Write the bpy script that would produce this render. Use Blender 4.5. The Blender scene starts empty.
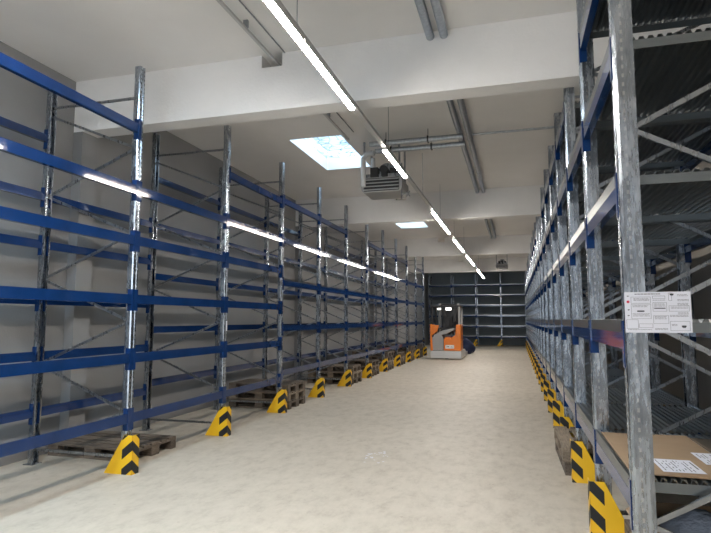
import bpy, bmesh, math, random
from mathutils import Matrix, Vector
random.seed(7)
SC = bpy.context.scene
COL = SC.collection
PI = math.pi

# ------------------------------------------------------------------ helpers
class MB:
    """collects shapes, builds them as ONE mesh"""
    def __init__(s): s.v = []; s.f = []; s.m = []
    def add(s, vs, fs, m=0):
        o = len(s.v); s.v += [tuple(v) for v in vs]
        for f in fs: s.f.append([i + o for i in f]); s.m.append(m)
        return s
    def box(s, x0, x1, y0, y1, z0, z1, m=0):
        v = [(x, y, z) for z in (z0, z1) for y in (y0, y1) for x in (x0, x1)]
        return s.add(v, [(0,2,3,1),(4,5,7,6),(0,1,5,4),(2,6,7,3),(0,4,6,2),(1,3,7,5)], m)
    def prism(s, pts, a, b, axis='z', m=0):
        """closed polygon pts extruded from a to b along axis"""
        def P(p, t):
            return {'z': (p[0], p[1], t), 'y': (p[0], t, p[1]), 'x': (t, p[0], p[1])}[axis]
        n = len(pts)
        v = [P(p, a) for p in pts] + [P(p, b) for p in pts]
        f = [list(range(n))[::-1], list(range(n, 2*n))]
        f += [[i, (i+1) % n, n+(i+1) % n, n+i] for i in range(n)]
        return s.add(v, f, m)
    def strip(s, pts, t, a, b, axis='z', m=0):
        """open polyline given thickness t, extruded"""
        P = [Vector(p) for p in pts]; N = []
        for i in range(len(P)):
            d = Vector((0, 0))
            if i: d += (P[i]-P[i-1]).normalized()
            if i < len(P)-1: d += (P[i+1]-P[i]).normalized()
            d.normalize(); N.append(Vector((-d.y, d.x)))
        q = [p + n*t for p, n in zip(P, N)]
        n = len(P)
        def W(p, u): return {'z': (p[0], p[1], u), 'y': (p[0], u, p[1]), 'x': (u, p[0], p[1])}[axis]
        v = [W(p, a) for p in P] + [W(p, a) for p in q] + [W(p, b) for p in P] + [W(p, b) for p in q]
        f = []
        for i in range(n-1):
            f += [(i, i+1, 2*n+i+1, 2*n+i), (n+i, 3*n+i, 3*n+i+1, n+i+1),
                  (i, n+i, n+i+1, i+1), (2*n+i, 2*n+i+1, 3*n+i+1, 3*n+i)]
        f += [(0, 2*n, 3*n, n), (n-1, 2*n-1, 4*n-1, 3*n-1)]
        return s.add(v, f, m)
    def tube(s, pts, r, n=10, m=0):
        P = [Vector(p) for p in pts]; v = []; up0 = None
        for i, p in enumerate(P):
            d = (P[min(i+1, len(P)-1)] - P[max(i-1, 0)]).normalized()
            up = Vector((0, 0, 1)) if abs(d.z) < .9 else Vector((1, 0, 0))
            a = d.cross(up).normalized(); b = d.cross(a).normalized()
            rr = r[i] if isinstance(r, (list, tuple)) else r
            v += [p + (a*math.cos(2*PI*k/n) + b*math.sin(2*PI*k/n))*rr for k in range(n)]
        f = [[i*n+k, i*n+(k+1) % n, (i+1)*n+(k+1) % n, (i+1)*n+k] for i in range(len(P)-1) for k in range(n)]
        f += [list(range(n)), [(len(P)-1)*n+k for k in range(n)][::-1]]
        return s.add(v, f, m)
    def mesh(s, name, mats, smooth=None):
        me = bpy.data.meshes.new(name); me.from_pydata(s.v, [], s.f)
        for mt in (mats if isinstance(mats, (list, tuple)) else [mats]): me.materials.append(mt)
        for p, i in zip(me.polygons, s.m): p.material_index = i
        bm = bmesh.new(); bm.from_mesh(me); bmesh.ops.recalc_face_normals(bm, faces=bm.faces)
        bm.to_mesh(me); bm.free()
        if smooth:
            me.shade_smooth(); 
            try: me.set_sharp_from_angle(angle=math.radians(smooth))
            except Exception: pass
        return me
    def obj(s, name, mats, parent=None, smooth=None, loc=None, bevel=0):
        return link(name, s.mesh(name, mats, smooth), parent, loc, bevel=bevel)

def link(name, me, parent=None, loc=None, rz=0, bevel=0, mat=None):
    o = bpy.data.objects.new(name, me); COL.objects.link(o)
    if parent: o.parent = parent
    if loc: o.location = loc
    if rz: o.rotation_euler.z = rz
    if mat is not None: o.matrix_local = mat
    if bevel:
        b = o.modifiers.new('bevel', 'BEVEL'); b.width = bevel; b.segments = 3; b.limit_method = 'ANGLE'
    return o

def tag(o, label, cat, group=None, kind=None):
    if label: o['label'] = label
    if cat: o['category'] = cat
    if group: o['group'] = group
    if kind: o['kind'] = kind
    return o
def thing(name, label, cat, loc=(0, 0, 0), rz=0, group=None):
    o = bpy.data.objects.new(name, None); COL.objects.link(o); o.location = loc; o.rotation_euler.z = rz
    o.empty_display_size = .1
    return tag(o, label, cat, group)
def struct(o): o['kind'] = 'structure'; return o

def spread(name, items, parent, cap=100, sub=None):
    """items: (mesh, (x,y,z), distance[, extra]) -> nearest `cap` as parts, the rest as one part of kind stuff"""
    items = sorted(items, key=lambda t: t[2]); out = []
    for it in items[:cap]:
        o = link(name, it[0], parent, it[1]); out.append((o, it))
    rest = items[cap:]
    if rest:
        mb = MB(); mats = list(rest[0][0].materials)
        for it in rest:
            me = it[0]; L = Vector(it[1])
            mb.add([v.co + L for v in me.vertices], [list(p.vertices) for p in me.polygons])
        o = mb.obj(name, mats, parent); o['kind'] = 'stuff'
    return out

# ------------------------------------------------------------------ materials
def newmat(name, col=(.5, .5, .5), rough=.5, metal=0., coat=0.):
    m = bpy.data.materials.new(name); m.use_nodes = True; nt = m.node_tree
    b = nt.nodes['Principled BSDF']
    b.inputs['Base Color'].default_value = (*col, 1); b.inputs['Roughness'].default_value = rough
    b.inputs['Metallic'].default_value = metal
    if coat: b.inputs['Coat Weight'].default_value = coat; b.inputs['Coat Roughness'].default_value = .12
    return m, nt, b
def node(nt, t, **k):
    n = nt.nodes.new(t)
    for a, b in k.items(): setattr(n, a, b)
    return n
def noise(nt, vec, scale, detail=4, rough=.55):
    n = node(nt, 'ShaderNodeTexNoise'); n.inputs['Scale'].default_value = scale
    n.inputs['Detail'].default_value = detail; n.inputs['Roughness'].default_value = rough
    nt.links.new(vec, n.inputs['Vector']); return n.outputs['Fac']
def ramp(nt, fac, stops):
    r = node(nt, 'ShaderNodeValToRGB'); e = r.color_ramp.elements
    while len(e) < len(stops): e.new(.5)
    for el, (p, c) in zip(e, stops):
        el.position = p; el.color = (*c, 1) if len(c) == 3 else c
    nt.links.new(fac, r.inputs['Fac']); return r.outputs['Color']
def mth(nt, op, a, b=None, c=None):
    n = node(nt, 'ShaderNodeMath', operation=op)
    for i, x in enumerate((a, b, c)):
        if x is None: continue
        if isinstance(x, (int, float)): n.inputs[i].default_value = x
        else: nt.links.new(x, n.inputs[i])
    return n.outputs[0]
def mix(nt, fac, a, b, blend='MIX'):
    n = node(nt, 'ShaderNodeMix', data_type='RGBA', blend_type=blend)
    for i, x in ((0, fac), (6, a), (7, b)):
        if isinstance(x, (int, float)): n.inputs[i].default_value = x
        elif isinstance(x, tuple): n.inputs[i].default_value = (*x, 1)
        else: nt.links.new(x, n.inputs[i])
    return n.outputs[2]
def bump(nt, b, h, strength=.2, dist=.01):
    n = node(nt, 'ShaderNodeBump'); n.inputs['Strength'].default_value = strength; n.inputs['Distance'].default_value = dist
    nt.links.new(h, n.inputs['Height']); nt.links.new(n.outputs[0], b.inputs['Normal'])
def coords(nt, kind='Object'): return node(nt, 'ShaderNodeTexCoord').outputs[kind]
def mapped(nt, vec, scale):
    n = node(nt, 'ShaderNodeMapping'); n.inputs['Scale'].default_value = scale; nt.links.new(vec, n.inputs['Vector']); return n.outputs[0]

def paint_wall(name, c0, c1, scale=.6, b=.15):
    m, nt, p = newmat(name, c0, .8); v = coords(nt)
    f = noise(nt, v, scale, 6, .6)
    nt.links.new(ramp(nt, f, [(.3, c0), (.7, c1)]), p.inputs['Base Color'])
    bump(nt, p, noise(nt, v, 35, 5), b, .01); return m
M = {}
M['ceiling'] = paint_wall('painted_ceiling', (.76, .745, .73), (.83, .815, .80), .7)
M['beam'] = paint_wall('painted_concrete_beam', (.78, .77, .76), (.86, .85, .84), 1.2, .3)
M['wall'] = paint_wall('grey_wall', (.225, .225, .228), (.275, .275, .278), .5)
M['wall_r'] = paint_wall('beige_wall', (.36, .33, .29), (.42, .39, .35), .5)
M['wall_dark'] = paint_wall('dark_end_wall', (.28, .33, .37), (.34, .39, .43), .8)

def floor_mat():
    m, nt, p = newmat('concrete_floor', (.6, .56, .5), .55); v = coords(nt)
    big = noise(nt, v, .35, 5, .6); mid = noise(nt, mapped(nt, v, (1.5, .8, 1)), 4.5, 9, .75)
    c = ramp(nt, big, [(.3, (.50, .44, .36)), (.7, (.575, .51, .425))])
    c2 = ramp(nt, mid, [(.30, (.74, .73, .71)), (.5, (.93, .935, .93)), (.72, (1.03, 1.03, 1.03))])
    c = mix(nt, 1., c, c2, 'MULTIPLY')
    # dark rubber scuffs and small stains
    sc = noise(nt, mapped(nt, v, (5, .9, 1)), 2.3, 7, .75)
    s = ramp(nt, sc, [(.62, (1, 1, 1)), (.74, (.72, .70, .68))])
    c = mix(nt, 1., c, s, 'MULTIPLY')
    sp = noise(nt, v, 9, 4, .7)
    s2 = ramp(nt, sp, [(.64, (1, 1, 1)), (.73, (.66, .62, .57))])
    c = mix(nt, .8, c, s2, 'MULTIPLY')
    nt.links.new(c, p.inputs['Base Color'])
    nt.links.new(ramp(nt, mid, [(.3, (.62,)*3), (.7, (.45,)*3)]), p.inputs['Roughness'])
    bump(nt, p, noise(nt, v, 18, 8, .7), .12, .01)
    return m
M['floor'] = floor_mat()

def galv(name, slots=False, base=.62, rough=(.20, .42), z_period=.05, bst=.25, var=1.):
    m, nt, p = newmat(name, (base,)*3, .3, 1.0); v = coords(nt)
    w = noise(nt, mapped(nt, v, (14, 14, 3)), 2.2, 5, .65)
    col = ramp(nt, w, [(.3, (base*(.96-.28*var), base*(1-.25*var), base*(1.05-.20*var))), (.7, (base*(.96+.12*var), base*(1+.15*var), base*(1.05+.19*var)))])
    r = ramp(nt, w, [(.3, (rough[0],)*3), (.7, (rough[1],)*3)])
    if slots:
        sx = node(nt, 'ShaderNodeSeparateXYZ'); nt.links.new(v, sx.inputs[0])
        sn = node(nt, 'ShaderNodeSeparateXYZ'); nt.links.new(coords(nt, 'Normal'), sn.inputs[0])
        fz = mth(nt, 'FRACT', mth(nt, 'DIVIDE', sx.outputs[2], z_period))
        zm = mth(nt, 'LESS_THAN', mth(nt, 'ABSOLUTE', mth(nt, 'SUBTRACT', fz, .5)), .22)
        ym = mth(nt, 'LESS_THAN', mth(nt, 'ABSOLUTE', mth(nt, 'SUBTRACT', mth(nt, 'ABSOLUTE', sx.outputs[1]), .024)), .006)
        nx = mth(nt, 'GREATER_THAN', mth(nt, 'ABSOLUTE', sn.outputs[0]), .8)
        xm = mth(nt, 'LESS_THAN', mth(nt, 'ABSOLUTE', mth(nt, 'ADD', sx.outputs[0], .042)), .006)
        ny = mth(nt, 'GREATER_THAN', mth(nt, 'ABSOLUTE', sn.outputs[1]), .8)
        hole = mth(nt, 'MULTIPLY', zm, mth(nt, 'MULTIPLY', ym, nx)); rim_glint = mth(nt, 'MULTIPLY', zm, mth(nt, 'MULTIPLY', xm, ny)); col = mix(nt, rim_glint, col, (.55, .57, .6))  # side webs: bright reflection on the slot rims is painted in as pale marks
        col = mix(nt, hole, col, (.09, .09, .095)); r = mix(nt, hole, r, (.8, .8, .8))
    nt.links.new(col, p.inputs['Base Color']); nt.links.new(r, p.inputs['Roughness'])
    bump(nt, p, noise(nt, mapped(nt, v, (6, 6, 1.6)), 3.5, 3, .5), bst, .012)
    return m
M['upright'] = galv('galvanised_upright', True, .45, (.16, .36), .05, .2, 1.3)
M['galv'] = galv('galvanised_steel', False, .38, (.24, .34), .05, .05, .3)
M['deck'] = newmat('galvanised_deck', (.21, .23, .24), .3, .9)[0]
M['duct'] = galv('grey_duct', False, .5, (.35, .55))

def blue_mat():
    m, nt, p = newmat('blue_beam_paint', (.012, .055, .26), .07, 0); v = coords(nt)
    f = noise(nt, v, 6, 4); nt.links.new(ramp(nt, f, [(.3, (.005, .026, .100)), (.7, (.007, .034, .128))]), p.inputs['Base Color'])
    return m
M['blue'] = blue_mat()
M['yellow'] = newmat('yellow_guard_paint', (.83, .48, .012), .42)[0]
M['black'] = newmat('black_chevron', (.012, .012, .013), .5)[0]
M['dark'] = newmat('dark_plastic', (.02, .02, .022), .45)[0]
M['orange'] = newmat('orange_truck_paint', (.85, .22, .015), .35, 0, .4)[0]
M['truckgrey'] = newmat('grey_truck_paint', (.36, .36, .36), .4)[0]
M['silver'] = newmat('silver_bumper', (.62, .62, .62), .35, .3)[0]
M['white'] = newmat('white_plastic', (.8, .8, .8), .5)[0]
M['paper'] = newmat('white_paper', (.66, .66, .72), .7)[0]
M['ink'] = newmat('dark_print', (.05, .05, .06), .7)[0]
M['red'] = newmat('red_print', (.6, .04, .08), .6)[0]
M['navy'] = newmat('navy_cloth', (.01, .018, .06), .8)[0]
M['rubber'] = newmat('black_rubber', (.015, .015, .015), .85)[0]
M['trunk'] = newmat('white_rail', (.5, .5, .5), .4, .1)[0]
def wood_mat(name, c0, c1, sc=(3, 30, 30)):
    m, nt, p = newmat(name, c0, .85); v = coords(nt)
    f = noise(nt, mapped(nt, v, sc), 2, 6, .65)
    oi = node(nt, 'ShaderNodeObjectInfo')
    c = ramp(nt, f, [(.3, c0), (.72, c1)])
    hs = node(nt, 'ShaderNodeHueSaturation'); nt.links.new(c, hs.inputs['Color'])
    nt.links.new(mth(nt, 'ADD', mth(nt, 'MULTIPLY', oi.outputs['Random'], .5), .75), hs.inputs['Value'])
    nt.links.new(hs.outputs[0], p.inputs['Base Color']); bump(nt, p, f, .3, .004); return m
M['wood'] = wood_mat('weathered_pallet_wood', (.075, .056, .042), (.20, .16, .125))
M['wood_light'] = wood_mat('pale_pallet_wood', (.13, .096, .068), (.29, .235, .175))
def card_mat():
    m, nt, p = newmat('cardboard', (.42, .27, .15), .85); v = coords(nt)
    f = noise(nt, v, 3, 5); nt.links.new(ramp(nt, f, [(.3, (.27, .18, .105)), (.7, (.34, .23, .14))]), p.inputs['Base Color']); return m
M['card'] = card_mat()
M['card_dark'] = newmat('dark_cardboard', (.19, .135, .09), .85)[0]
def bag_mat():
    m, nt, p = newmat('pale_plastic_film', (.5, .56, .68), .25); v = coords(nt)
    bump(nt, p, noise(nt, v, 14, 4), .8, .03); p.inputs['Transmission Weight'].default_value = .2; return m
M['bag'] = bag_mat()

def emit(name, col, s):
    m = bpy.data.materials.new(name); m.use_nodes = True; nt = m.node_tree; nt.nodes.clear()
    o = node(nt, 'ShaderNodeOutputMaterial'); e = node(nt, 'ShaderNodeEmission')
    e.inputs[0].default_value = (*col, 1); e.inputs[1].default_value = s; nt.links.new(e.outputs[0], o.inputs[0]); return m
LED = 115.0
M['led'] = emit('led_diffuser', (1, .93, .845), LED)
M['lamp'] = emit('truck_work_light', (1, .97, .9), 4)
def pane_mat():
    """wired opal roof-light sheet: lets the sky through, with darker wire and leaf litter"""
    m = bpy.data.materials.new('skylight_pane'); m.use_nodes = True; nt = m.node_tree; nt.nodes.clear()
    o = node(nt, 'ShaderNodeOutputMaterial'); t = node(nt, 'ShaderNodeBsdfTransparent'); v = coords(nt)
    vo = node(nt, 'ShaderNodeTexVoronoi', feature='DISTANCE_TO_EDGE'); vo.inputs['Scale'].default_value = 5.5
    nt.links.new(v, vo.inputs['Vector'])
    c = ramp(nt, vo.outputs['Distance'], [(.0, (.45, .52, .57)), (.05, (.86, .93, .97))])
    f = noise(nt, v, 3, 5, .7); c = mix(nt, 1., c, ramp(nt, f, [(.35, (.75, .8, .83)), (.55, (1, 1, 1))]), 'MULTIPLY')
    nt.links.new(c, t.inputs[0]); nt.links.new(t.outputs[0], o.inputs[0]); return m
M['pane'] = pane_mat()

# ------------------------------------------------------------------ dimensions (metres)
XL, XR, YN, YF, ZC = -5.46, 1.95, -7.0, 36.3, 4.7
BEAMS = [-1.9, 5.75, 13.35, 21.1, 28.7]; BW = .27; ZB = 4.02
SKY = [(-3.7, -2.76, 1.0, 3.0), (-3.7, -2.76, 8.72, 10.74), (-3.68, -2.75, 16.5, 18.5), (-3.7, -2.75, 24.1, 26.1), (-3.7, -2.75, 31.6, 33.4)]

# ------------------------------------------------------------------ setting
struct(MB().box(XL-.2, XR+.2, YN-3, YF+.2, -.2, 0).obj('floor', M['floor']))
cb = MB(); prev = YN
for x0, x1, y0, y1 in SKY:
    cb.box(XL-.2, XR+.2, prev, y0, ZC, ZC+.25)
    cb.box(XL-.2, x0, y0, y1, ZC, ZC+.25); cb.box(x1, XR+.2, y0, y1, ZC, ZC+.25); prev = y1
cb.box(XL-.2, XR+.2, prev, YF+.2, ZC, ZC+.25)
struct(cb.obj('ceiling', M['ceiling']))
struct(MB().box(XL-.2, XL, YN, YF, 0, ZC).obj('wall_left', M['wall']))
struct(MB().box(XR, XR+.2, YN, YF, 0, ZC).obj('wall_right', M['wall_r']))
struct(MB().box(XL-.2, XR+.2, YF, YF+.2, 0, ZC).obj('wall_back', M['wall_dark']))
# loading gate behind the camera
GX0, GX1, GZ = -4.3, .6, 4.0
struct(MB().box(XL, GX0, YN-.2, YN, 0, ZC).box(GX1, XR, YN-.2, YN, 0, ZC).box(GX0, GX1, YN-.2, YN, GZ, ZC).obj('wall_front', M['wall']))
for i, y in enumerate(BEAMS):
    # cross-beam with a notch cut for the conduits
    o = MB()
    o.prism([(XL, ZB), (XR, ZB), (XR, ZC), (-2.54, ZC), (-2.54, ZC-.155), (-2.8, ZC-.155), (-2.8, ZC), (XL, ZC)], y, y+BW, 'y')
    struct(o.obj('trim_%d' % (i+1), M['beam'], bevel=0))
    struct(MB().box(XL, XL+.14, y, y+BW, 0, ZB).obj('trim_%d' % (i+11), M['wall']))
k = 0
for x0, x1, y0, y1 in SKY:
    k += 1
    w = thing('window_%d' % k, None, None, (0, 0, 0)); struct(w)
    fr = MB(); t = .03; z0, z1 = ZC+.25, ZC+.42
    fr.box(x0-t, x0, y0-t, y1+t, z0, z1).box(x1, x1+t, y0-t, y1+t, z0, z1).box(x0, x1, y0-t, y0, z0, z1).box(x0, x1, y1, y1+t, z0, z1)
    fr.obj('window_frame', M['white'], w)
    MB().box(x0, x1, y0, y1, ZC+.24, ZC+.246).obj('window_pane', M['pane'], w)

# ------------------------------------------------------------------ rack components
def upright_mesh(h, w, d, nm):
    a = w/2
    pts = [(-d, -a+.018), (-d, -a), (-.016, -a), (-.004, -a+.006), (0, -a+.014), (0, -.013), (-.009, -.008), (-.009, .008),
           (0, .013), (0, a-.014), (-.004, a-.006), (-.016, a), (-d, a), (-d, a-.018)]
    return MB().strip(pts, -.0028, 0, h).mesh(nm, M['upright'])
def plate_mesh(w, d):
    b = MB().box(-d-.03, .035, -w/2-.02, w/2+.02, 0, .008)
    for sx, sy in ((.022, 0), (-d-.018, 0)): b.tube([(sx, sy, .008), (sx, sy, .022)], .009, 6)
    return b.mesh('foot_plate', M['galv'])
def brace_mesh(p, q, y):
    """C-channel between (x,z) p and q"""
    P = Vector((p[0], 0, p[1])); Q = Vector((q[0], 0, q[1])); d = (Q-P); L = d.length; d.normalize()
    nrm = Vector((-d.z, 0, d.x)); w = .027/2; dp = .02; t = .0025
    mb = MB(); 
    prof = [(-w, dp), (-w, 0), (w, 0), (w, dp)]
    sub = MB().strip(prof, t, 0, L)
    vs = [P + nrm*v[0] + Vector((0, 1, 0))*(v[1]-dp/2) + d*v[2] for v in sub.v]
    mb.add(vs, sub.f); return mb.mesh('brace', M['galv'])
def beam_mesh(L, side, h=.1, conn=True, uw=.09, name='load_beam', conn_h=.24, off=.1):
    """runs along +y from 0 to L; side=+1: outer face towards +x at x=0"""
    s = side; t = .048
    prof = [(0, -h), (0, 0), (-s*.02, 0), (-s*.02, -.03), (-s*t, -.03), (-s*t, -h)]
    mb = MB().prism(prof, .006, L-.006, 'y')
    if conn:
        for c in conn_parts(L, side, uw, conn_h, off): mb.box(*c)
    return mb.mesh(name, M['blue'])
def conn_parts(L, s, uw, ch, up):
    out = []
    for y0, y1, e0, e1 in ((-uw/2, .004, 0, .006), (L-.004, L+uw/2, L-.006, L)):
        xs = sorted((s*.001, s*.0065)); out.append((xs[0], xs[1], y0+.002, y1-.002 if y1 > 0 and y0 < 0 else y1, up-ch, up))
        xs = sorted((-s*.052, s*.001)); out.append((xs[0], xs[1], e0, e1, up-ch, up))
    return out
def conn_mesh(box4):
    mb = MB()
    for c in box4: mb.box(*c)
    return mb.mesh('beam_connector', M['blue'])

def beams(root, rows, uw, near=24, h=.1, ch=.24, up=0., cap=100):
    """rows: list of (x, y0, z_top, length, side). up = how far the connector rises above the beam top"""
    cache = {}
    def get(L, s, c):
        k = (round(L, 3), s, c)
        if k not in cache: cache[k] = beam_mesh(L, s, h, c, uw, conn_h=ch, off=up)
        return cache[k]
    rows = sorted(rows, key=lambda r: r[1] + abs(r[0])*.15 + (2.5 if r[5] else 0))
    items = []
    for i, r in enumerate(rows):
        x, y0, z, L, s, rear = r
        items.append((get(L, s, i >= near), (x, y0, z), i, r))
    out = spread('load_beam', items, root, cap)
    cc = {}
    for o, it in out[:near]:
        x, y0, z, L, s, rear = it[3]
        cp = conn_parts(L, s, uw, ch, up)
        for j in (0, 1):
            k = (round(L, 3), s, j)
            if k not in cc: cc[k] = conn_mesh(cp[2*j:2*j+2])
            link('beam_connector', cc[k], o, (0, 0, 0))

def frames(root, ys, xf, xb, side, tops, uw, ud, nodes, brace_cap=100, nb=None):
    """side=+1: front (aisle) face at xf looks to +x, the rear row at xb looks to -x"""
    um = {}; pm = plate_mesh(uw, ud); pieces = []
    for i, (y, top) in enumerate(zip(ys, tops)):
        if top not in um: um[top] = upright_mesh(top, uw, ud, 'upright')
        for x, s in ((xf, side), (xb, -side)):
            o = link('upright', um[top], root, (x, y, .008), 0 if s > 0 else PI)
            link('foot_plate', pm, o, (0, 0, -.008))
        xi, xo = xf - side*ud*.75, xb + side*ud*.75
        P = [((xi if f else xo), z) for f, z in nodes if z < top-.1]
        segs = [(P[j], P[j+1]) for j in range(len(P)-1)]
        segs += [((xi, .16), (xo, .16)), ((xi, top-.34), (xo, top-.34))]
        for p, q in segs: pieces.append((p, q, y, i))
    cache = {}; items = []
    for p, q, y, i in pieces:
        k = (p, q)
        if k not in cache: cache[k] = brace_mesh(p, q, 0)
        items.append((cache[k], (0, y, 0), y))
    spread('brace', items, root, brace_cap)

# ------------------------------------------------------------------ left rack row
P0, PL_ = 5.135, 1.985
XF, XB = -3.96, -5.25
UW = .088; UD = .07
ysL = [P0 + PL_*n for n in range(-1, 11)]
nodesL = [(1, .62), (0, 1.1), (1, 1.58), (0, 2.06), (1, 2.54), (0, 3.02), (1, 3.5), (0, 3.98)]
nodesL = [(0, .2)] + nodesL
left = thing('pallet_rack', 'long empty pallet rack row of blue beams on galvanised uprights along the left wall', 'rack', (0, 0, 0))
frames(left, ysL, XF, XB, 1, [4.42]*12, UW, UD, nodesL)
lev6 = [.55+.06, 1.18+.06, 1.81+.06, 2.45+.06, 3.01+.06, 3.70+.06]; lev5 = [.72, 1.50, 2.30, 3.07, 3.79]
rows = []
for b in range(11):
    n = b-1; y0 = ysL[b] + UW/2; L = PL_ - UW
    fl = list(lev6) if n <= 1 else list(lev5)
    if n in (0, 4, 8): fl = fl[:-1]
    rl = list(lev6) if n <= 0 else list(lev5)
    if n in (0, 4, 8): rl = rl[:-1]
    for z in fl: rows.append((XF, y0, z, L, 1, 0))
    for z in rl: rows.append((XB, y0, z, L, -1, 1))
beams(left, rows, UW, near=30, h=.1, ch=.23, up=.055)
# small label on the second upright
MB().box(XF+.001, XF+.003, P0+PL_+.01, P0+PL_+.04, 1.44, 1.58).obj('load_label', M['paper'], left)

# ------------------------------------------------------------------ right rack row (with steel decks)
XFr, XBr = .555, 1.66
R0, PR = 3.275, 1.44; NR = 22
UWr = .09; UDr = .1
ysR = [R0 + PR*k for k in range(NR)]
def hit(y, m=.12): return any(b-m < y < b+BW+m for b in BEAMS)
topsR = [3.96 if hit(y) else 4.3 for y in ysR]
right = thing('pallet_rack', 'tall rack row with corrugated steel shelves at the right, white notice on its near end', 'rack', (0, 0, 0))
nodesR = [(0, .2), (1, .55), (0, 1.08), (1, 1.61), (0, 2.13), (1, 2.64), (0, 3.12), (1, 3.6), (0, 3.95)]
frames(right, ysR, XFr, XBr, -1, topsR, UWr, UDr, nodesR)
levR = [.77, 1.60, 2.41, 3.19, 3.93]
RIM = .07
def deck_mesh(L, x0, x1, name='shelf_deck'):
    mb = MB(); n = int((x1-x0)/.046); per = (x1-x0)/n; pts = []
    for i in range(n):
        x = x0 + i*per
        pts += [(x, -.02), (x+per*.18, 0), (x+per*.56, 0), (x+per*.74, -.02)]
    pts.append((x1, -.02))
    mb.strip(pts, .0025, 0, L, 'y')
    t = .004
    mb.box(x0-t, x0, 0, L, -RIM, .001).box(x1, x1+t, 0, L, -RIM, .001)
    mb.box(x0, x1, -t, 0, -RIM, -.017).box(x0, x1, L, L+t, -RIM, -.017)
    return mb.mesh(name, M['deck'])
dL = PR - .012
dm = deck_mesh(dL, XFr+.004, XBr-.004)
rows = []; decks = []
for b in range(NR-1):
    y0 = ysR[b]; 
    for li, z in enumerate(levR):
        if li == 4 and any(y0-.1 < bb+BW and y0+PR+.1 > bb for bb in BEAMS): continue
        rows.append((XFr, y0+UWr/2, z-RIM, PR-UWr, -1, 0))
        if b < 9: rows.append((XBr, y0+UWr/2, z-RIM, PR-UWr, 1, 1))
        decks.append((dm, (0, y0+.006, z), y0*10+li))
# the uprights pass at the deck corners: decks sit between the beams, inside the frames
dm2 = deck_mesh(PR-UWr-.02, XFr+.006, XBr-.006)
decks = [(dm2, (0, d[1][1]+UWr/2+.004, d[1][2]), d[2]) for d in decks]
spread('shelf_deck', decks, right)
beams(right, rows, UWr, near=24, h=.09, ch=.25, up=.065)

# ------------------------------------------------------------------ rack across the end wall
YB0 = 34.9; XE = [.62, -.88, -2.38, -3.88, -5.3]
XE = [.62 - 1.48*i for i in range(4)] + [-5.22]
endr = thing('pallet_rack', 'shelving rack across the dark end wall, facing down the aisle', 'rack', (0, YB0, 0), -PI/2)
# local frame: +x local = -y world (towards the camera), y local = x world
def endloc(x): return x
ysE = sorted(XE)
um = upright_mesh(4.4, .085, .07, 'upright'); pm = plate_mesh(.085, .07)
for x in ysE:
    for dx, s in ((0, 1), (-1.1, -1)):
        o = link('upright', um, endr, (dx, x, .008), 0 if s > 0 else PI); link('foot_plate', pm, o, (0, 0, -.008))
    P = [((-.05 if f else -1.05), z) for f, z in nodesL]
    for j in range(len(P)-1):
        link('brace', brace_mesh(P[j], P[j+1], 0), endr, (0, x, 0))
levE = [.62, 1.25, 1.89, 2.52, 3.14, 3.76]
for i in range(4):
    y0, y1 = ysE[i]+.0425, ysE[i+1]-.0425; L = y1-y0
    bmE = beam_mesh(L, 1, .07, True, .085, conn_h=.2, off=.05); bmR = beam_mesh(L, -1, .07, True, .085, conn_h=.2, off=.05)
    dE = None
    mb = MB(); mb.box(-1.09, -.006, .004, L-.004, -.012, 0).box(-.008, -.003, .004, L-.004, -.045, .001)
    dE = mb.mesh('shelf_deck', M['galv'])
    for z in levE:
        link('load_beam', bmE, endr, (0, y0, z-.045))
        link('shelf_deck', dE, endr, (0, y0, z))

# ------------------------------------------------------------------ column guards
def guard_parts(sx):
    """corner at origin, the wide face in the XZ plane towards -y reaching away from the aisle (sx = direction away from aisle)"""
    t = .005; H = .4; W = (.34 if sx < 0 else .30); D = .11; tw = .105
    a = MB()
    a.prism([(0, 0), (sx*W, 0), (sx*tw, H), (0, H)], 0, t, 'y')
    a.box(min(0, sx*t), max(0, sx*t), 0, D, 0, H)
    a.prism([(sx*.01, t), (sx*.26, t), (sx*.26, .08), (sx*.01, .08)], 0, .006, 'z')
    ch = MB(); e = .0012
    # chevrons wrapping round the corner: peak at the corner
    for zc in ((.445, .25, .055) if sx < 0 else (.33, .135, -.06)):
        w = (.125 if sx < 0 else .1); th = .1; dr = .1
        q = [(0, zc), (0, zc+th), (sx*w, zc+th-dr), (sx*w, zc-dr)]
        q = clip(q, 0, H, W, tw, sx)
        if len(q) > 2: ch.prism(q, -e, 0, 'y')
        q2 = [(0, zc), (0, zc+th), (D, zc+th-dr), (D, zc-dr)]
        q2 = clip(q2, 0, H, 9, 9, 1)
        if len(q2) > 2:
            x = -sx*e; ch.prism(q2, min(0, x), max(0, x), 'x')
    return a.mesh('guard_plate', M['yellow']), ch.mesh('chevron_marking', M['black'])
def clip(poly, z0, z1, W, tw, sx):
    def cut(ps, f):
        out = []
        for i in range(len(ps)):
            a, b = ps[i], ps[(i+1) % len(ps)]; fa, fb = f(a), f(b)
            if fa >= 0: out.append(a)
            if (fa >= 0) != (fb >= 0):
                t = fa/(fa-fb); out.append((a[0]+(b[0]-a[0])*t, a[1]+(b[1]-a[1])*t))
        return out
    p = cut(poly, lambda q: q[1]-z0); p = cut(p, lambda q: z1-q[1]) if p else p
    if W < 5 and p: p = cut(p, lambda q: (W-.004 - (W-tw)*(q[1]/z1)) - sx*q[0])
    return p
ordn = ['nearest', 'second', 'third', 'fourth', 'fifth', 'sixth', 'seventh', 'eighth', 'ninth', 'tenth', 'eleventh', 'twelfth', 'thirteenth',
        'fourteenth', 'fifteenth', 'sixteenth', 'seventeenth', 'eighteenth', 'nineteenth', 'twentieth', 'twenty-first']
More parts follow.
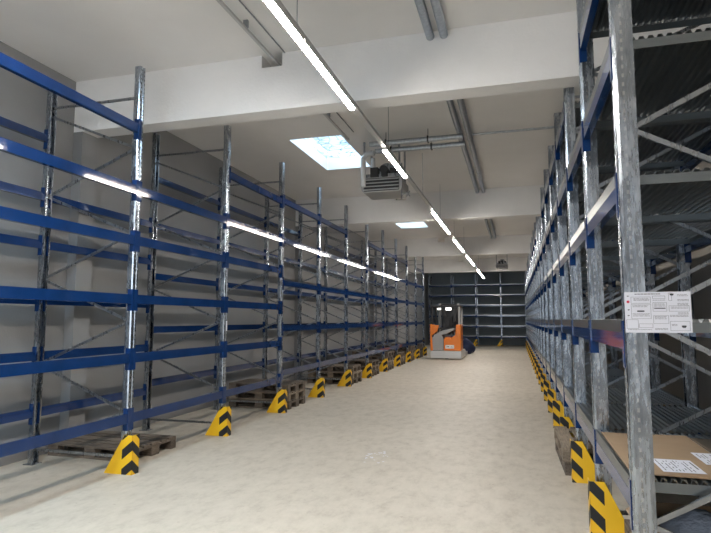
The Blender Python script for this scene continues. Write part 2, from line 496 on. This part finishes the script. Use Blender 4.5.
def guards(sx, pts, rowtxt, group):
    mp, mc = guard_parts(sx)
    for i, (x, y, rz) in enumerate(pts):
        lab = ('nearest yellow and black column guard ' if i == 0 else 'yellow and black column guard, %s from the camera, ' % ordn[i]) + rowtxt
        g = thing('column_guard', lab, 'column guard', (x, y, 0), rz, group)
        link('guard_plate', mp, g, (0, 0, 0)); link('chevron_marking', mc, g, (0, 0, 0))
guards(-1, [(-3.855, 5.05+PL_*n, 0) for n in range(11)], 'in the left rack row', 'column guards along the left rack')
guards(1, [(.494, 4.60+PR*n, 0) for n in range(NR-1)], 'in the right rack row', 'column guards along the right rack')
for i, x in enumerate(sorted(XE)[::-1]):
    if i in (0, 4): continue
    mp, mc = guard_parts(-1)
    g = thing('column_guard', ['', 'small yellow and black guard at the end-wall rack, first upright left of the right rack',
        'small yellow and black guard at the end-wall rack, second upright from the right rack',
        'small yellow and black guard at the end-wall rack, hidden mostly behind the reach truck'][i], 'column guard', (x+.06, YB0-.10, 0), 0, 'column guards along the end rack')
    link('guard_plate', mp, g); link('chevron_marking', mc, g)

# ------------------------------------------------------------------ pallets (1.2 x 0.8 x 0.144)
def pallet_meshes(mat):
    L, W = 1.2, .8
    top = []; y = 0
    for w in (.145, .1, .145, .1, .145): top.append(w)
    gap = (W - sum(top))/4; tb = []; y = 0
    for w in top: tb.append((y, w)); y += w + gap
    out = []
    for y, w in tb: out.append(('deck_board', MB().box(0, L, y, y+w, .122, .144)))
    for x in (0, .5275, 1.055): out.append(('stringer_board', MB().box(x, x+.145, 0, W, .1, .122)))
    for x in (0, .5275, 1.055):
        for y, w in ((0, .1), (.3275, .145), (.7, .1)): out.append(('block', MB().box(x, x+.145, y, y+w, .022, .1)))
    for y, w in ((0, .1), (.3275, .145), (.7, .1)): out.append(('bottom_board', MB().box(0, L, y, y+w, 0, .022)))
    return [(n, m.mesh(n, mat)) for n, m in out], out
PM = {m: pallet_meshes(M[m]) for m in ('wood', 'wood_light')}
PF = {}
for m in PM:
    mb = MB()
    for n, q in PM[m][1]: mb.add(q.v, q.f)
    PF[m] = mb.mesh('wooden_pallet', M[m])
def pallet(x, y, z, rz, label, mat='wood', detail=True, group='wooden pallets on the floor'):
    if detail:
        t = thing('wooden_pallet', label, 'pallet', (x, y, z), rz, group)
        for n, me in PM[mat][0]: link(n, me, t, (0, 0, 0))
    else:
        t = link('wooden_pallet', PF[mat], None, (x, y, z), rz); tag(t, label, 'pallet', group)
    return t
R = math.radians
# single pallet by the nearest guard, long side along the aisle
pallet(-5.37, 5.50, 0, R(-1), 'single flat wooden pallet on the floor beside the nearest left column guard')
pos = ['bottom', 'second', 'third', 'fourth', 'fifth', 'sixth']
def stack(x, y, n, rz, where, detail=True, mats=('wood', 'wood_light', 'wood')):
    for i in range(n):
        lv = 'topmost' if i == n-1 else ('bottom' if i == 0 else '%s up' % pos[i])
        pallet(x + random.uniform(-.03, .03), y + random.uniform(-.03, .03), .1445*i, R(rz + random.uniform(-1.5, 1.5)),
               'wooden pallet, %s in a stack of %s' % (lv, {2: 'two', 3: 'three', 4: 'four', 5: 'five'}[n]) + ' ' + where, mats[i % len(mats)], detail)
stack(-5.12, 9.42, 3, 0, 'just beyond the third left guard', True)
stack(-5.12, 13.45, 3, 0, 'beyond the fifth left guard', False)
stack(-5.12, 15.45, 3, 0, 'beyond the sixth left guard', False)
stack(-5.12, 17.4, 4, 0, 'beyond the seventh left guard', False)
stack(-5.12, 19.4, 3, 0, 'beyond the eighth left guard', False)
stack(-5.12, 21.4, 4, 0, 'beyond the ninth left guard', False)
stack(-5.12, 23.35, 4, 0, 'beside the reach truck', False)
stack(1.24, 6.27, 2, 90, 'under the right rack behind the second guard', True, ('wood', 'wood_light'))

# ------------------------------------------------------------------ goods on the near right bay
ZS = .772
def sheet(x0, x1, y0, y1, z, t=.004, n=8, amp=.002):
    mb = MB(); vs = []; fs = []
    for k in (0, 1):
        for j in range(n+1):
            for i in range(n+1):
                u, v = i/n, j/n
                vs.append((x0+(x1-x0)*u, y0+(y1-y0)*v, z + k*t + amp*(1+math.sin(u*5+v*3))))
    N = (n+1)**2
    for j in range(n):
        for i in range(n):
            a = j*(n+1)+i; fs += [(a, a+n+1, a+n+2, a+1), (N+a, N+a+1, N+a+n+2, N+a+n+1)]
    for i in range(n):
        fs += [(i, i+1, N+i+1, N+i)]; a = n*(n+1)+i; fs += [(a, N+a, N+a+1, a+1)]
        a = i*(n+1); fs += [(a, N+a, N+a+n+1, a+n+1)]; a = i*(n+1)+n; fs += [(a, a+n+1, N+a+n+1, N+a)]
    return mb.add(vs, fs)
tag(sheet(.575, 1.13, 3.36, 4.52, ZS+.002).obj('cardboard_sheet', M['card']), 'light brown cardboard sheet lying on the lowest steel shelf at the near end', 'cardboard')
tag(sheet(1.14, 1.60, 3.36, 4.46, ZS+.002).obj('cardboard_sheet', M['card_dark']), 'darker brown cardboard sheet at the right edge of the lowest shelf', 'cardboard')
def paper(x0, y0, rz, label, z):
    t = thing('paper_sheet', label, 'paper', (x0, y0, z), rz, None)
    MB().box(0, .297, 0, .21, 0, .0012).obj('sheet', M['paper'], t)
    k = MB(); random.seed(int(x0*100))
    for j in range(9):
        yy = .19 - j*.018; xx = .03
        while xx < .25:
            w = random.uniform(.01, .04)
            if random.random() < .6: k.box(xx, min(xx+w, .27), yy-.0025, yy+.0025, .0012, .0016)
            xx += w + .008
    k.box(.09, .25, .012, .02, .0012, .0016)
    k.obj('printed_text', M['ink'], t); return t
zt = ZS + .002 + .004 + .0045
paper(.955, 3.44, R(91), 'white printed sheet of paper lying nearest the end upright on the light cardboard', zt)
paper(1.225, 3.665, R(90.5), 'white printed sheet of paper straddling both cardboard sheets at the right edge of the photo', zt)

# boxes under the lowest shelf
pallet(.72+.8, 3.42, 0, R(90), 'wooden pallet carrying a carton under the lowest right shelf', 'wood', True)
bx = thing('carton', 'open brown carton on the pallet under the lowest right shelf', 'box', (.78, 3.46, .1455), 0)
w_, d_, h_ = .62, .8, .24; t = .006
MB().box(0, w_, 0, d_, 0, t).box(0, w_, 0, t, t, h_).box(0, w_, d_-t, d_, t, h_).box(0, t, t, d_-t, t, h_).box(w_-t, w_, t, d_-t, t, h_).obj('carton_body', M['card'], bx)
fl = MB(); fl.prism([(0, h_), (0, h_+.004), (-.1, h_-.06), (-.1, h_-.064)], 0, d_, 'y'); fl.prism([(w_, h_), (w_, h_+.004), (w_+.11, h_-.03), (w_+.11, h_-.034)], 0, d_, 'y')
fl.obj('carton_flap', M['card'], bx)
def lumpy(name, mat, loc, size, seed, lab, cat, sub=3, amp=.22, zc=0):
    bm = bmesh.new(); bmesh.ops.create_icosphere(bm, subdivisions=sub, radius=1)
    rnd = random.Random(seed); ks = [(Vector((rnd.uniform(-1, 1), rnd.uniform(-1, 1), rnd.uniform(-1, 1))).normalized(), rnd.uniform(2, 7), rnd.uniform(0, 6)) for _ in range(7)]
    for v in bm.verts:
        c = v.co.copy(); a = 1 + sum(math.sin(c.dot(k)*f+p) for k, f, p in ks)*amp/3
        v.co = Vector((c.x*a*size[0], c.y*a*size[1], max(c.z*a, -.78)*size[2] + .78*size[2]))
    me = bpy.data.meshes.new(name); bm.to_mesh(me); bm.free(); me.materials.append(mat); me.shade_smooth()
    o = link(name, me, None, loc); return tag(o, lab, cat)
lumpy('plastic_wrap', M['bag'], (1.04, 3.82, .155), (.23, .27, .16), 3, 'crumpled pale plastic wrapping lying in the carton under the lowest shelf', 'plastic wrap')

# notice on the end frame of the right rack
nt_ = thing('notice_sheet', 'white printed rack notice fixed to the near end of the right rack', 'notice', (.553, R0-UWr/2-.008, 1.532), 0)
W, H = .312, .212
MB().box(0, W, 0, .002, 0, H).obj('sheet', M['paper'], nt_)
pr = MB(); e0, e1 = -.0006, 0
def bar(x0, z0, x1, z1): pr.box(x0*W, x1*W, e0, e1, z0*H, z1*H)
def frame_(x0, z0, x1, z1, t=.004):
    bar(x0, z0, x1, z0+t*1.4); bar(x0, z1-t*1.4, x1, z1); bar(x0, z0, x0+t, z1); bar(x1-t, z0, x1, z1)
rnd = random.Random(5)
def lines(x0, z0, x1, n, dz=.028, th=.009):
    for i in range(n):
        x = x0
        while x < x1-.01:
            w = rnd.uniform(.012, .05); bar(x, z0-i*dz, min(x+w, x1), z0-i*dz+th); x += w + .008
lines(.16, .94, .55, 1, th=.018); 
frame_(.10, .72, .40, .88); lines(.14, .84, .38, 3); frame_(.10, .34, .40, .70); lines(.12, .66, .36, 2); bar(.19, .51, .30, .545)
lines(.12, .46, .38, 3); frame_(.02, .10, .20, .32); frame_(.21, .12, .42, .22); lines(.04, .07, .40, 1)
frame_(.43, .83, .62, .90); frame_(.43, .52, .64, .74); lines(.45, .70, .62, 3); bar(.45, .585, .62, .61); frame_(.43, .22, .66, .42); lines(.45, .39, .63, 3)
lines(.43, .79, .62, 1); frame_(.67, .78, .72, .97); lines(.80, .92, .96, 2); lines(.80, .80, .97, 2); lines(.80, .71, .97, 3); frame_(.67, .52, .97, .66)
lines(.70, .62, .95, 2); lines(.80, .48, .97, 2); frame_(.68, .05, .97, .28); lines(.70, .20, .78, 2); lines(.45, .1, .64, 2); lines(.68, .42, .95, 2)
for cx, cz, r in ((.72, .93, .03), (.88, .15, .035), (.055, .90, .014), (.06, .56, .016), (.055, .42, .015)):
    pts = [(cx*W + r*W*math.cos(a)*(1+.25*math.sin(3*a)), cz*H + r*W*.8*math.sin(a)*(1+.3*math.cos(2*a))) for a in [2*PI*k/10 for k in range(10)]]
    pr.prism(pts, e0, e1, 'y')
pr.obj('printed_text', M['ink'], nt_)
rd = MB(); rd.prism([(.055*W+.0075*math.cos(2*PI*k/14), .76*H+.0075*math.sin(2*PI*k/14)) for k in range(14)], e0, e1, 'y'); rd.obj('red_symbol', M['red'], nt_)

# ------------------------------------------------------------------ light line
XS, ZS_ = -1.6, 3.8
rail = thing('light_rail', 'long white lighting rail hung below the ceiling over the aisle', 'light rail', (XS, 0, ZS_))
MB().box(-.03, .03, -4, 31.2, .045, .085).obj('rail_channel', M['trunk'], rail)
y = -2.2
cab = MB().tube([(0, 0, .085), (0, 0, ZC-ZS_)], .004, 6).tube([(0, 0, .085), (0, 0, .12)], .012, 8).mesh('suspension_cable', M['galv'])
for y in (-3, .9, 3.9, 7.2, 10.1, 12.6, 15.6, 18.7, 22.3, 26.3, 30.3): link('suspension_cable', cab, rail, (0, y, 0))
segs = [(-3.4, -1.97), (-1.93, -.5), (-.46, .97), (1.01, 2.46), (2.5, 3.96), (3.99, 5.45), (6.94, 8.40), (11.36, 12.83), (12.87, 14.34), (15.47, 16.9), (16.94, 18.35),
        (19.73, 21.4), (21.44, 23.1), (25.3, 26.9), (27.0, 28.6), (28.7, 30.4)]
for i, (a, b) in enumerate(segs):
    vis = [s for s in segs if s[1] > 3.3]
    k = i - (len(segs) - len(vis))
    lab = 'lit white linear lamp under the aisle rail, %s' % (ordn[k] + (' from the camera' if k else ' the camera')) if k >= 0 else 'lit white linear lamp under the aisle rail, behind the camera'
    if k == 0: lab = 'lit white linear lamp under the rail, cut off by the top edge of the view'
    l = thing('linear_lamp', lab, 'lamp', (XS, a, ZS_), 0, 'linear lamps under the aisle rail')
    MB().box(-.036, .036, 0, b-a, .012, .045).obj('lamp_housing', M['trunk'], l)
    MB().prism([(-.027, .012), (-.024, 0), (-.014, -.006), (.014, -.006), (.024, 0), (.027, .012)], .004, b-a-.004, 'y').obj('diffuser', M['led'], l)

# ------------------------------------------------------------------ pipes under the ceiling
BND = [YN] + [v for b in BEAMS for v in (b, b+BW)] + [YF]
names = ['behind the camera', 'nearest the camera', 'between the first and second cross-beams', 'between the second and third cross-beams', 'beyond the third cross-beam']
for i, (a, b) in enumerate(((BEAMS[0]+BW, BEAMS[1]), (BEAMS[1]+BW, BEAMS[2]), (BEAMS[2]+BW, BEAMS[3]))):
    for x, sd in ((-.81, 'left'), (-.665, 'right')):
        mb = MB().tube([(x, a+.002, 4.64), (x, b-.002, 4.64)], .045, 16)
        o = mb.obj('duct_pipe', M['duct'], smooth=40)
        for yy in [a+1.1 + 2.2*j for j in range(int((b-a)/2.2))]:
            MB().tube([(x, yy-.012, 4.64), (x, yy+.012, 4.64)], .05, 16).box(x-.008, x+.008, yy-.01, yy+.01, 4.68, ZC).obj('pipe_clamp', M['galv'], o)
        tag(o, '%s grey pipe of the ceiling pair, %s' % (sd, names[i+1]), 'pipe', 'grey pipes running along the ceiling')
for i, (a, b) in enumerate(((BEAMS[0]+BW+.01, BEAMS[1]+.10), (BEAMS[1]+.10, 8.7))):
    o = MB().box(-2.635, -2.605, a, b, 4.59, 4.62).obj('cable_tray', M['trunk'])
    for yy in [a+.6+1.2*j for j in range(int((b-a-.6)/1.2)+1)]:
        if yy > b-.3: continue
        MB().box(-2.645, -2.595, yy, yy+.03, 4.62, ZC).obj('tray_bracket', M['galv'], o)
    tag(o, ['grey cable tray on the ceiling ending in the notch of the nearest cross-beam', 'grey cable tray on the ceiling running past the skylight to the heater'][i], 'cable tray')
    MB().tube([(-2.5, a+.05, 4.685), (-2.5, b-.12, 4.685)], .008, 6).obj('cable', M['galv'], o)
# cross pipes to the heater
fp = thing('flue_pipe', 'pair of grey pipes crossing the ceiling from the heater to the long pipes', 'pipe', (0, 0, 0))
for yy, z in ((8.8, 4.52), (9.2, 4.52)):
    MB().tube([(-2.28, yy, z), (-.74, yy, z)], .043, 16).obj('pipe_run', M['duct'], fp, smooth=40)
    for x in (-2.0, -1.3): MB().box(x-.012, x+.012, yy-.05, yy+.05, 4.47, 4.57).box(x-.004, x+.004, yy-.004, yy+.004, 4.57, ZC).obj('pipe_hanger', M['dark'], fp)
tag(MB().tube([(-.60, 9.0, 4.60), (XR, 9.0, 4.60)], .018, 10).obj('service_pipe', M['duct'], smooth=40), 'thin grey pipe crossing the ceiling to the right wall', 'pipe')

def heater(x, y, s, label, flues=True, z0=3.79):
    t = thing('unit_heater', label, 'heater', (x, y, z0), 0); t.scale = (s, s, s)
    w, d = .72, .62
    c = MB()
    pts = []
    for cx, cz, a0 in ((w/2-.07, .07, -90), (w/2-.07, .19, 0), (-w/2+.07, .19, 90), (-w/2+.07, .07, 180)):
        for k in range(5): a = R(a0+k*22.5); pts.append((cx+.07*math.cos(a), cz+.07*math.sin(a)))
    c.prism(pts, .02, d, 'y')
    c.obj('heater_casing', M['truckgrey'], t, smooth=40)
    for i in range(4):
        z = .025 + i*.058
        MB().prism([(-.03, z), (.02, z+.035), (.02, z+.04), (-.03, z+.005)], -w/2+.05, w/2-.05, 'x').obj('louvre_blade', M['silver'], t)
    MB().box(-w/2+.05, w/2-.05, .005, .02, .02, .24).obj('outlet_recess', M['dark'], t)
    MB().box(-.3, .3, .08, .5, .26, .34).obj('burner_tray', M['galv'], t, bevel=.01)
    MB().box(-.20, -.06, .02, .16, .27, .44).box(.0, .1, .0, .12, .27, .36).box(.14, .26, .06, .2, .34, .42).obj('control_box', M['dark'], t, bevel=.008)
    MB().tube([(.02, .1, .42), (.02, .34, .42)], .07, 16).obj('fan_motor', M['dark'], t, smooth=40)
    MB().tube([(.02, .34, .43), (.02, .42, .43)], .16, 20).obj('fan_housing', M['galv'], t, smooth=40)
    for xx in (-.31, .31):
        for yy in (.06, .56): MB().box(xx-.015, xx+.015, yy-.015, yy+.015, .24, (ZC-z0)/s).obj('mounting_strut', M['galv'], t)
    if flues:
        MB().tube([(-.31, -.02, .1), (-.31, -.02, .60)], .045, 16).obj('supply_pipe', M['silver'], t, smooth=40)
        MB().tube([(-.31, -.02, .60), (-.24, -.05, .66), (-.1, -.08, .66)], .045, 16).obj('pipe_elbow', M['silver'], t, smooth=40)
        MB().tube([(-.16, .1, .42), (-.16, .1, .62)], .035, 12).obj('flue_outlet', M['silver'], t, smooth=40)
        g = MB().tube([(.34, .1, .5), (.34, .1, -.13)], .014, 8).tube([(.34, .1, -.04), (.47, .1, -.04)], .012, 8).tube([(.42, .1, 0), (.48, .1, -.09)], .01, 8).tube([(.42, .1, -.09), (.48, .1, 0)], .01, 8)
        g.obj('gas_valve', M['galv'], t, smooth=40)
    return t
heater(-2.17, 9.15, 1.0, 'grey ceiling unit heater with open machinery, next to the large skylight')
heater(-.58, 27.1, .8, 'small dark ceiling heater far down the aisle near the end wall', False, 4.02)

# ------------------------------------------------------------------ reach truck
tr = thing('reach_truck', 'orange and grey reach truck parked at the far end of the left rack row', 'forklift', (-3.37, 22.75, 0))
# x 0..1.24 , y 0..2
MB().prism([(0, .04), (0, .28), (.03, .34), (1.21, .34), (1.24, .28), (1.24, .04)], 0, 1.9, 'y').obj('bumper_skirt', M['silver'], tr, bevel=.02)
MB().prism([(.54, .35), (1.22, .35), (1.22, 1.40), (1.04, 1.40), (1.0, .98), (.84, .86), (.62, .90), (.54, .80)], .03, 1.0, 'y').obj('battery_hood', M['orange'], tr, bevel=.025)
MB().prism([(.02, .35), (.53, .35), (.53, .82), (.46, .98), (.6, 1.0), (.95, 1.18), (.95, 1.26), (.5, 1.16), (.28, 1.06), (.02, .9)], .08, 1.0, 'y').obj('operator_panel', M['truckgrey'], tr, bevel=.02)
MB().prism([(.0, .35), (.10, .35), (.06, .95), (.28, 1.12), (.36, 1.36), (.0, 1.42)], .0, .08, 'y').obj('side_panel', M['orange'], tr, bevel=.01)
MB().box(.35, .85, .5, 1.0, 1.0, 1.16).box(.38, .82, .86, 1.02, 1.16, 1.75).obj('seat', M['dark'], tr, bevel=.03)
MB().box(.42, .95, .12, .4, 1.16, 1.26).box(.50, .62, .14, .2, 1.26, 1.42).obj('control_console', M['dark'], tr, bevel=.02)
MB().tube([(.3+.11*math.cos(a), .25+.11*math.sin(a), 1.24) for a in [2*PI*k/16 for k in range(17)]], .014, 6).tube([(.3, .25, 1.05), (.3, .25, 1.24)], .02, 8).obj('steering_wheel', M['dark'], tr)
MB().box(.55, .75, .3, .34, 1.3, 1.55).obj('display_screen', M['dark'], tr, bevel=.01)
for x, y, m in ((.04, .06, 'dark'), (1.13, .06, 'truckgrey'), (.04, 1.1, 'dark'), (1.13, 1.1, 'truckgrey')):
    MB().box(x, x+.08, y, y+.08, .9 if x < 1 else 1.3, 2.14).obj('guard_post', M[m], tr, bevel=.01)
gd = MB(); gd.box(.02, 1.23, .04, .1, 2.12, 2.18).box(.02, 1.23, 1.1, 1.18, 2.12, 2.18).box(.02, .1, .1, 1.1, 2.12, 2.18).box(1.15, 1.23, .1, 1.1, 2.12, 2.18)
for k in range(6): gd.box(.2+k*.16, .23+k*.16, .1, 1.1, 2.12, 2.17)
gd.obj('overhead_guard', M['dark'], tr, bevel=.006)
MB().box(.30, .44, .0, .05, 2.0, 2.06).obj('work_light', M['lamp'], tr, bevel=.01); MB().box(.64, .86, .0, .05, 1.98, 2.08).obj('work_light', M['lamp'], tr, bevel=.01)
MB().box(.36, 1.12, 1.03, 1.07, 1.1, 2.12).obj('mast_screen', M['dark'], tr, bevel=.005)
MB().box(.46, .6, .5, .62, 1.7, 1.98).box(.9, 1.04, .2, .34, 1.5, 2.0).obj('control_box', M['dark'], tr, bevel=.02)
for x in (.16, .96): MB().box(x, x+.1, 1.35, 1.5, .34, 2.28).obj('mast_rail', M['truckgrey'], tr, bevel=.008)
MB().box(.16, 1.06, 1.4, 1.46, 2.18, 2.27).obj('mast_crossbar', M['dark'], tr); MB().box(.16, 1.06, 1.4, 1.46, 1.2, 1.28).obj('mast_crossbar', M['dark'], tr)
for x in (.02, 1.12): MB().box(x, x+.12, 1.9, 2.9, .04, .2).obj('straddle_leg', M['truckgrey'], tr, bevel=.01)
for x in (.3, .8): MB().box(x, x+.12, 1.52, 2.7, .36, .4).box(x, x+.12, 1.52, 1.56, .4, .8).obj('fork', M['dark'], tr)
for x in (.03, 1.11): MB().tube([(x, 1.95, .13), (x+.1, 1.95, .13)], .13, 20).obj('wheel', M['rubber'], tr, smooth=40)
MB().tube([(.56, .3, .09), (.68, .3, .09)], .09, 20).obj('wheel', M['rubber'], tr, smooth=40)
MB().box(.60, .95, .022, .03, .44, .58).obj('name_plate', M['white'], tr)
nb = MB()
for q in ([(.63, .50), (.70, .535), (.72, .525), (.65, .49)], [(.69, .50), (.75, .535), (.77, .52), (.71, .49)], [(.76, .49), (.84, .51), (.92, .485), (.84, .495)], [(.78, .53), (.86, .52), (.9, .505), (.86, .53)]):
    nb.prism(q, .0205, .022, 'y')
nb.obj('plate_mark', M['ink'], tr)
lumpy('bulk_sack', M['navy'], (-2.22, 26.9, 0), (.3, .3, .36), 11, 'dark navy sack standing on the floor behind the reach truck', 'sack', amp=.32)
# scraps
FX, FY = -1.64, 6.54
ds = MB(); random.seed(3)
for i in range(26):
    x = FX + random.gauss(0, .09); y = FY + random.gauss(0, .14); r = random.uniform(.006, .022)
    ds.prism([(x+r*random.uniform(.6, 1.3)*math.cos(2*PI*k/6), y+r*random.uniform(.6, 1.3)*math.sin(2*PI*k/6)) for k in range(6)], 0, .002, 'z')
tag(ds.obj('paint_flakes', M['paper']), 'small cluster of white flakes on the floor in mid aisle', 'flakes', kind='stuff')

# ------------------------------------------------------------------ daylight
w = bpy.data.worlds.new('World'); SC.world = w; w.use_nodes = True
w.node_tree.nodes['Background'].inputs[0].default_value = (.72, .86, 1, 1); w.node_tree.nodes['Background'].inputs[1].default_value = 1.6
def area(name, loc, rot, sx, sy, power, col):
    l = bpy.data.lights.new(name, 'AREA'); l.shape = 'RECTANGLE'; l.size = sx; l.size_y = sy; l.energy = power; l.color = col
    o = bpy.data.objects.new(name, l); COL.objects.link(o); o.location = loc; o.rotation_euler = rot
    return o
for i, (x0, x1, y0, y1) in enumerate(SKY):
    area('sky_light', ((x0+x1)/2, (y0+y1)/2, ZC+.40), (0, 0, 0), x1-x0, y1-y0, 20 if i else 290, (.80, .90, 1))
area('gate_daylight', ((GX0+GX1)/2, YN-.3, GZ/2), (R(90), 0, 0), GX1-GX0, GZ-.1, 110, (.88, .93, 1))

# ------------------------------------------------------------------ camera
cam = bpy.data.cameras.new('camera'); co = bpy.data.objects.new('camera', cam); COL.objects.link(co)
cam.sensor_width = 36; cam.lens = 556.5/711*36; cam.clip_start = .05
co.location = (0, 0, 1.6); co.rotation_euler = (PI/2 + .0951, 0, .2796)
SC.camera = co
SC.view_settings.view_transform = 'Standard'; SC.view_settings.look = 'None'
SC.view_settings.exposure = 0.42; SC.view_settings.gamma = 1; SC.view_settings.use_curve_mapping = False
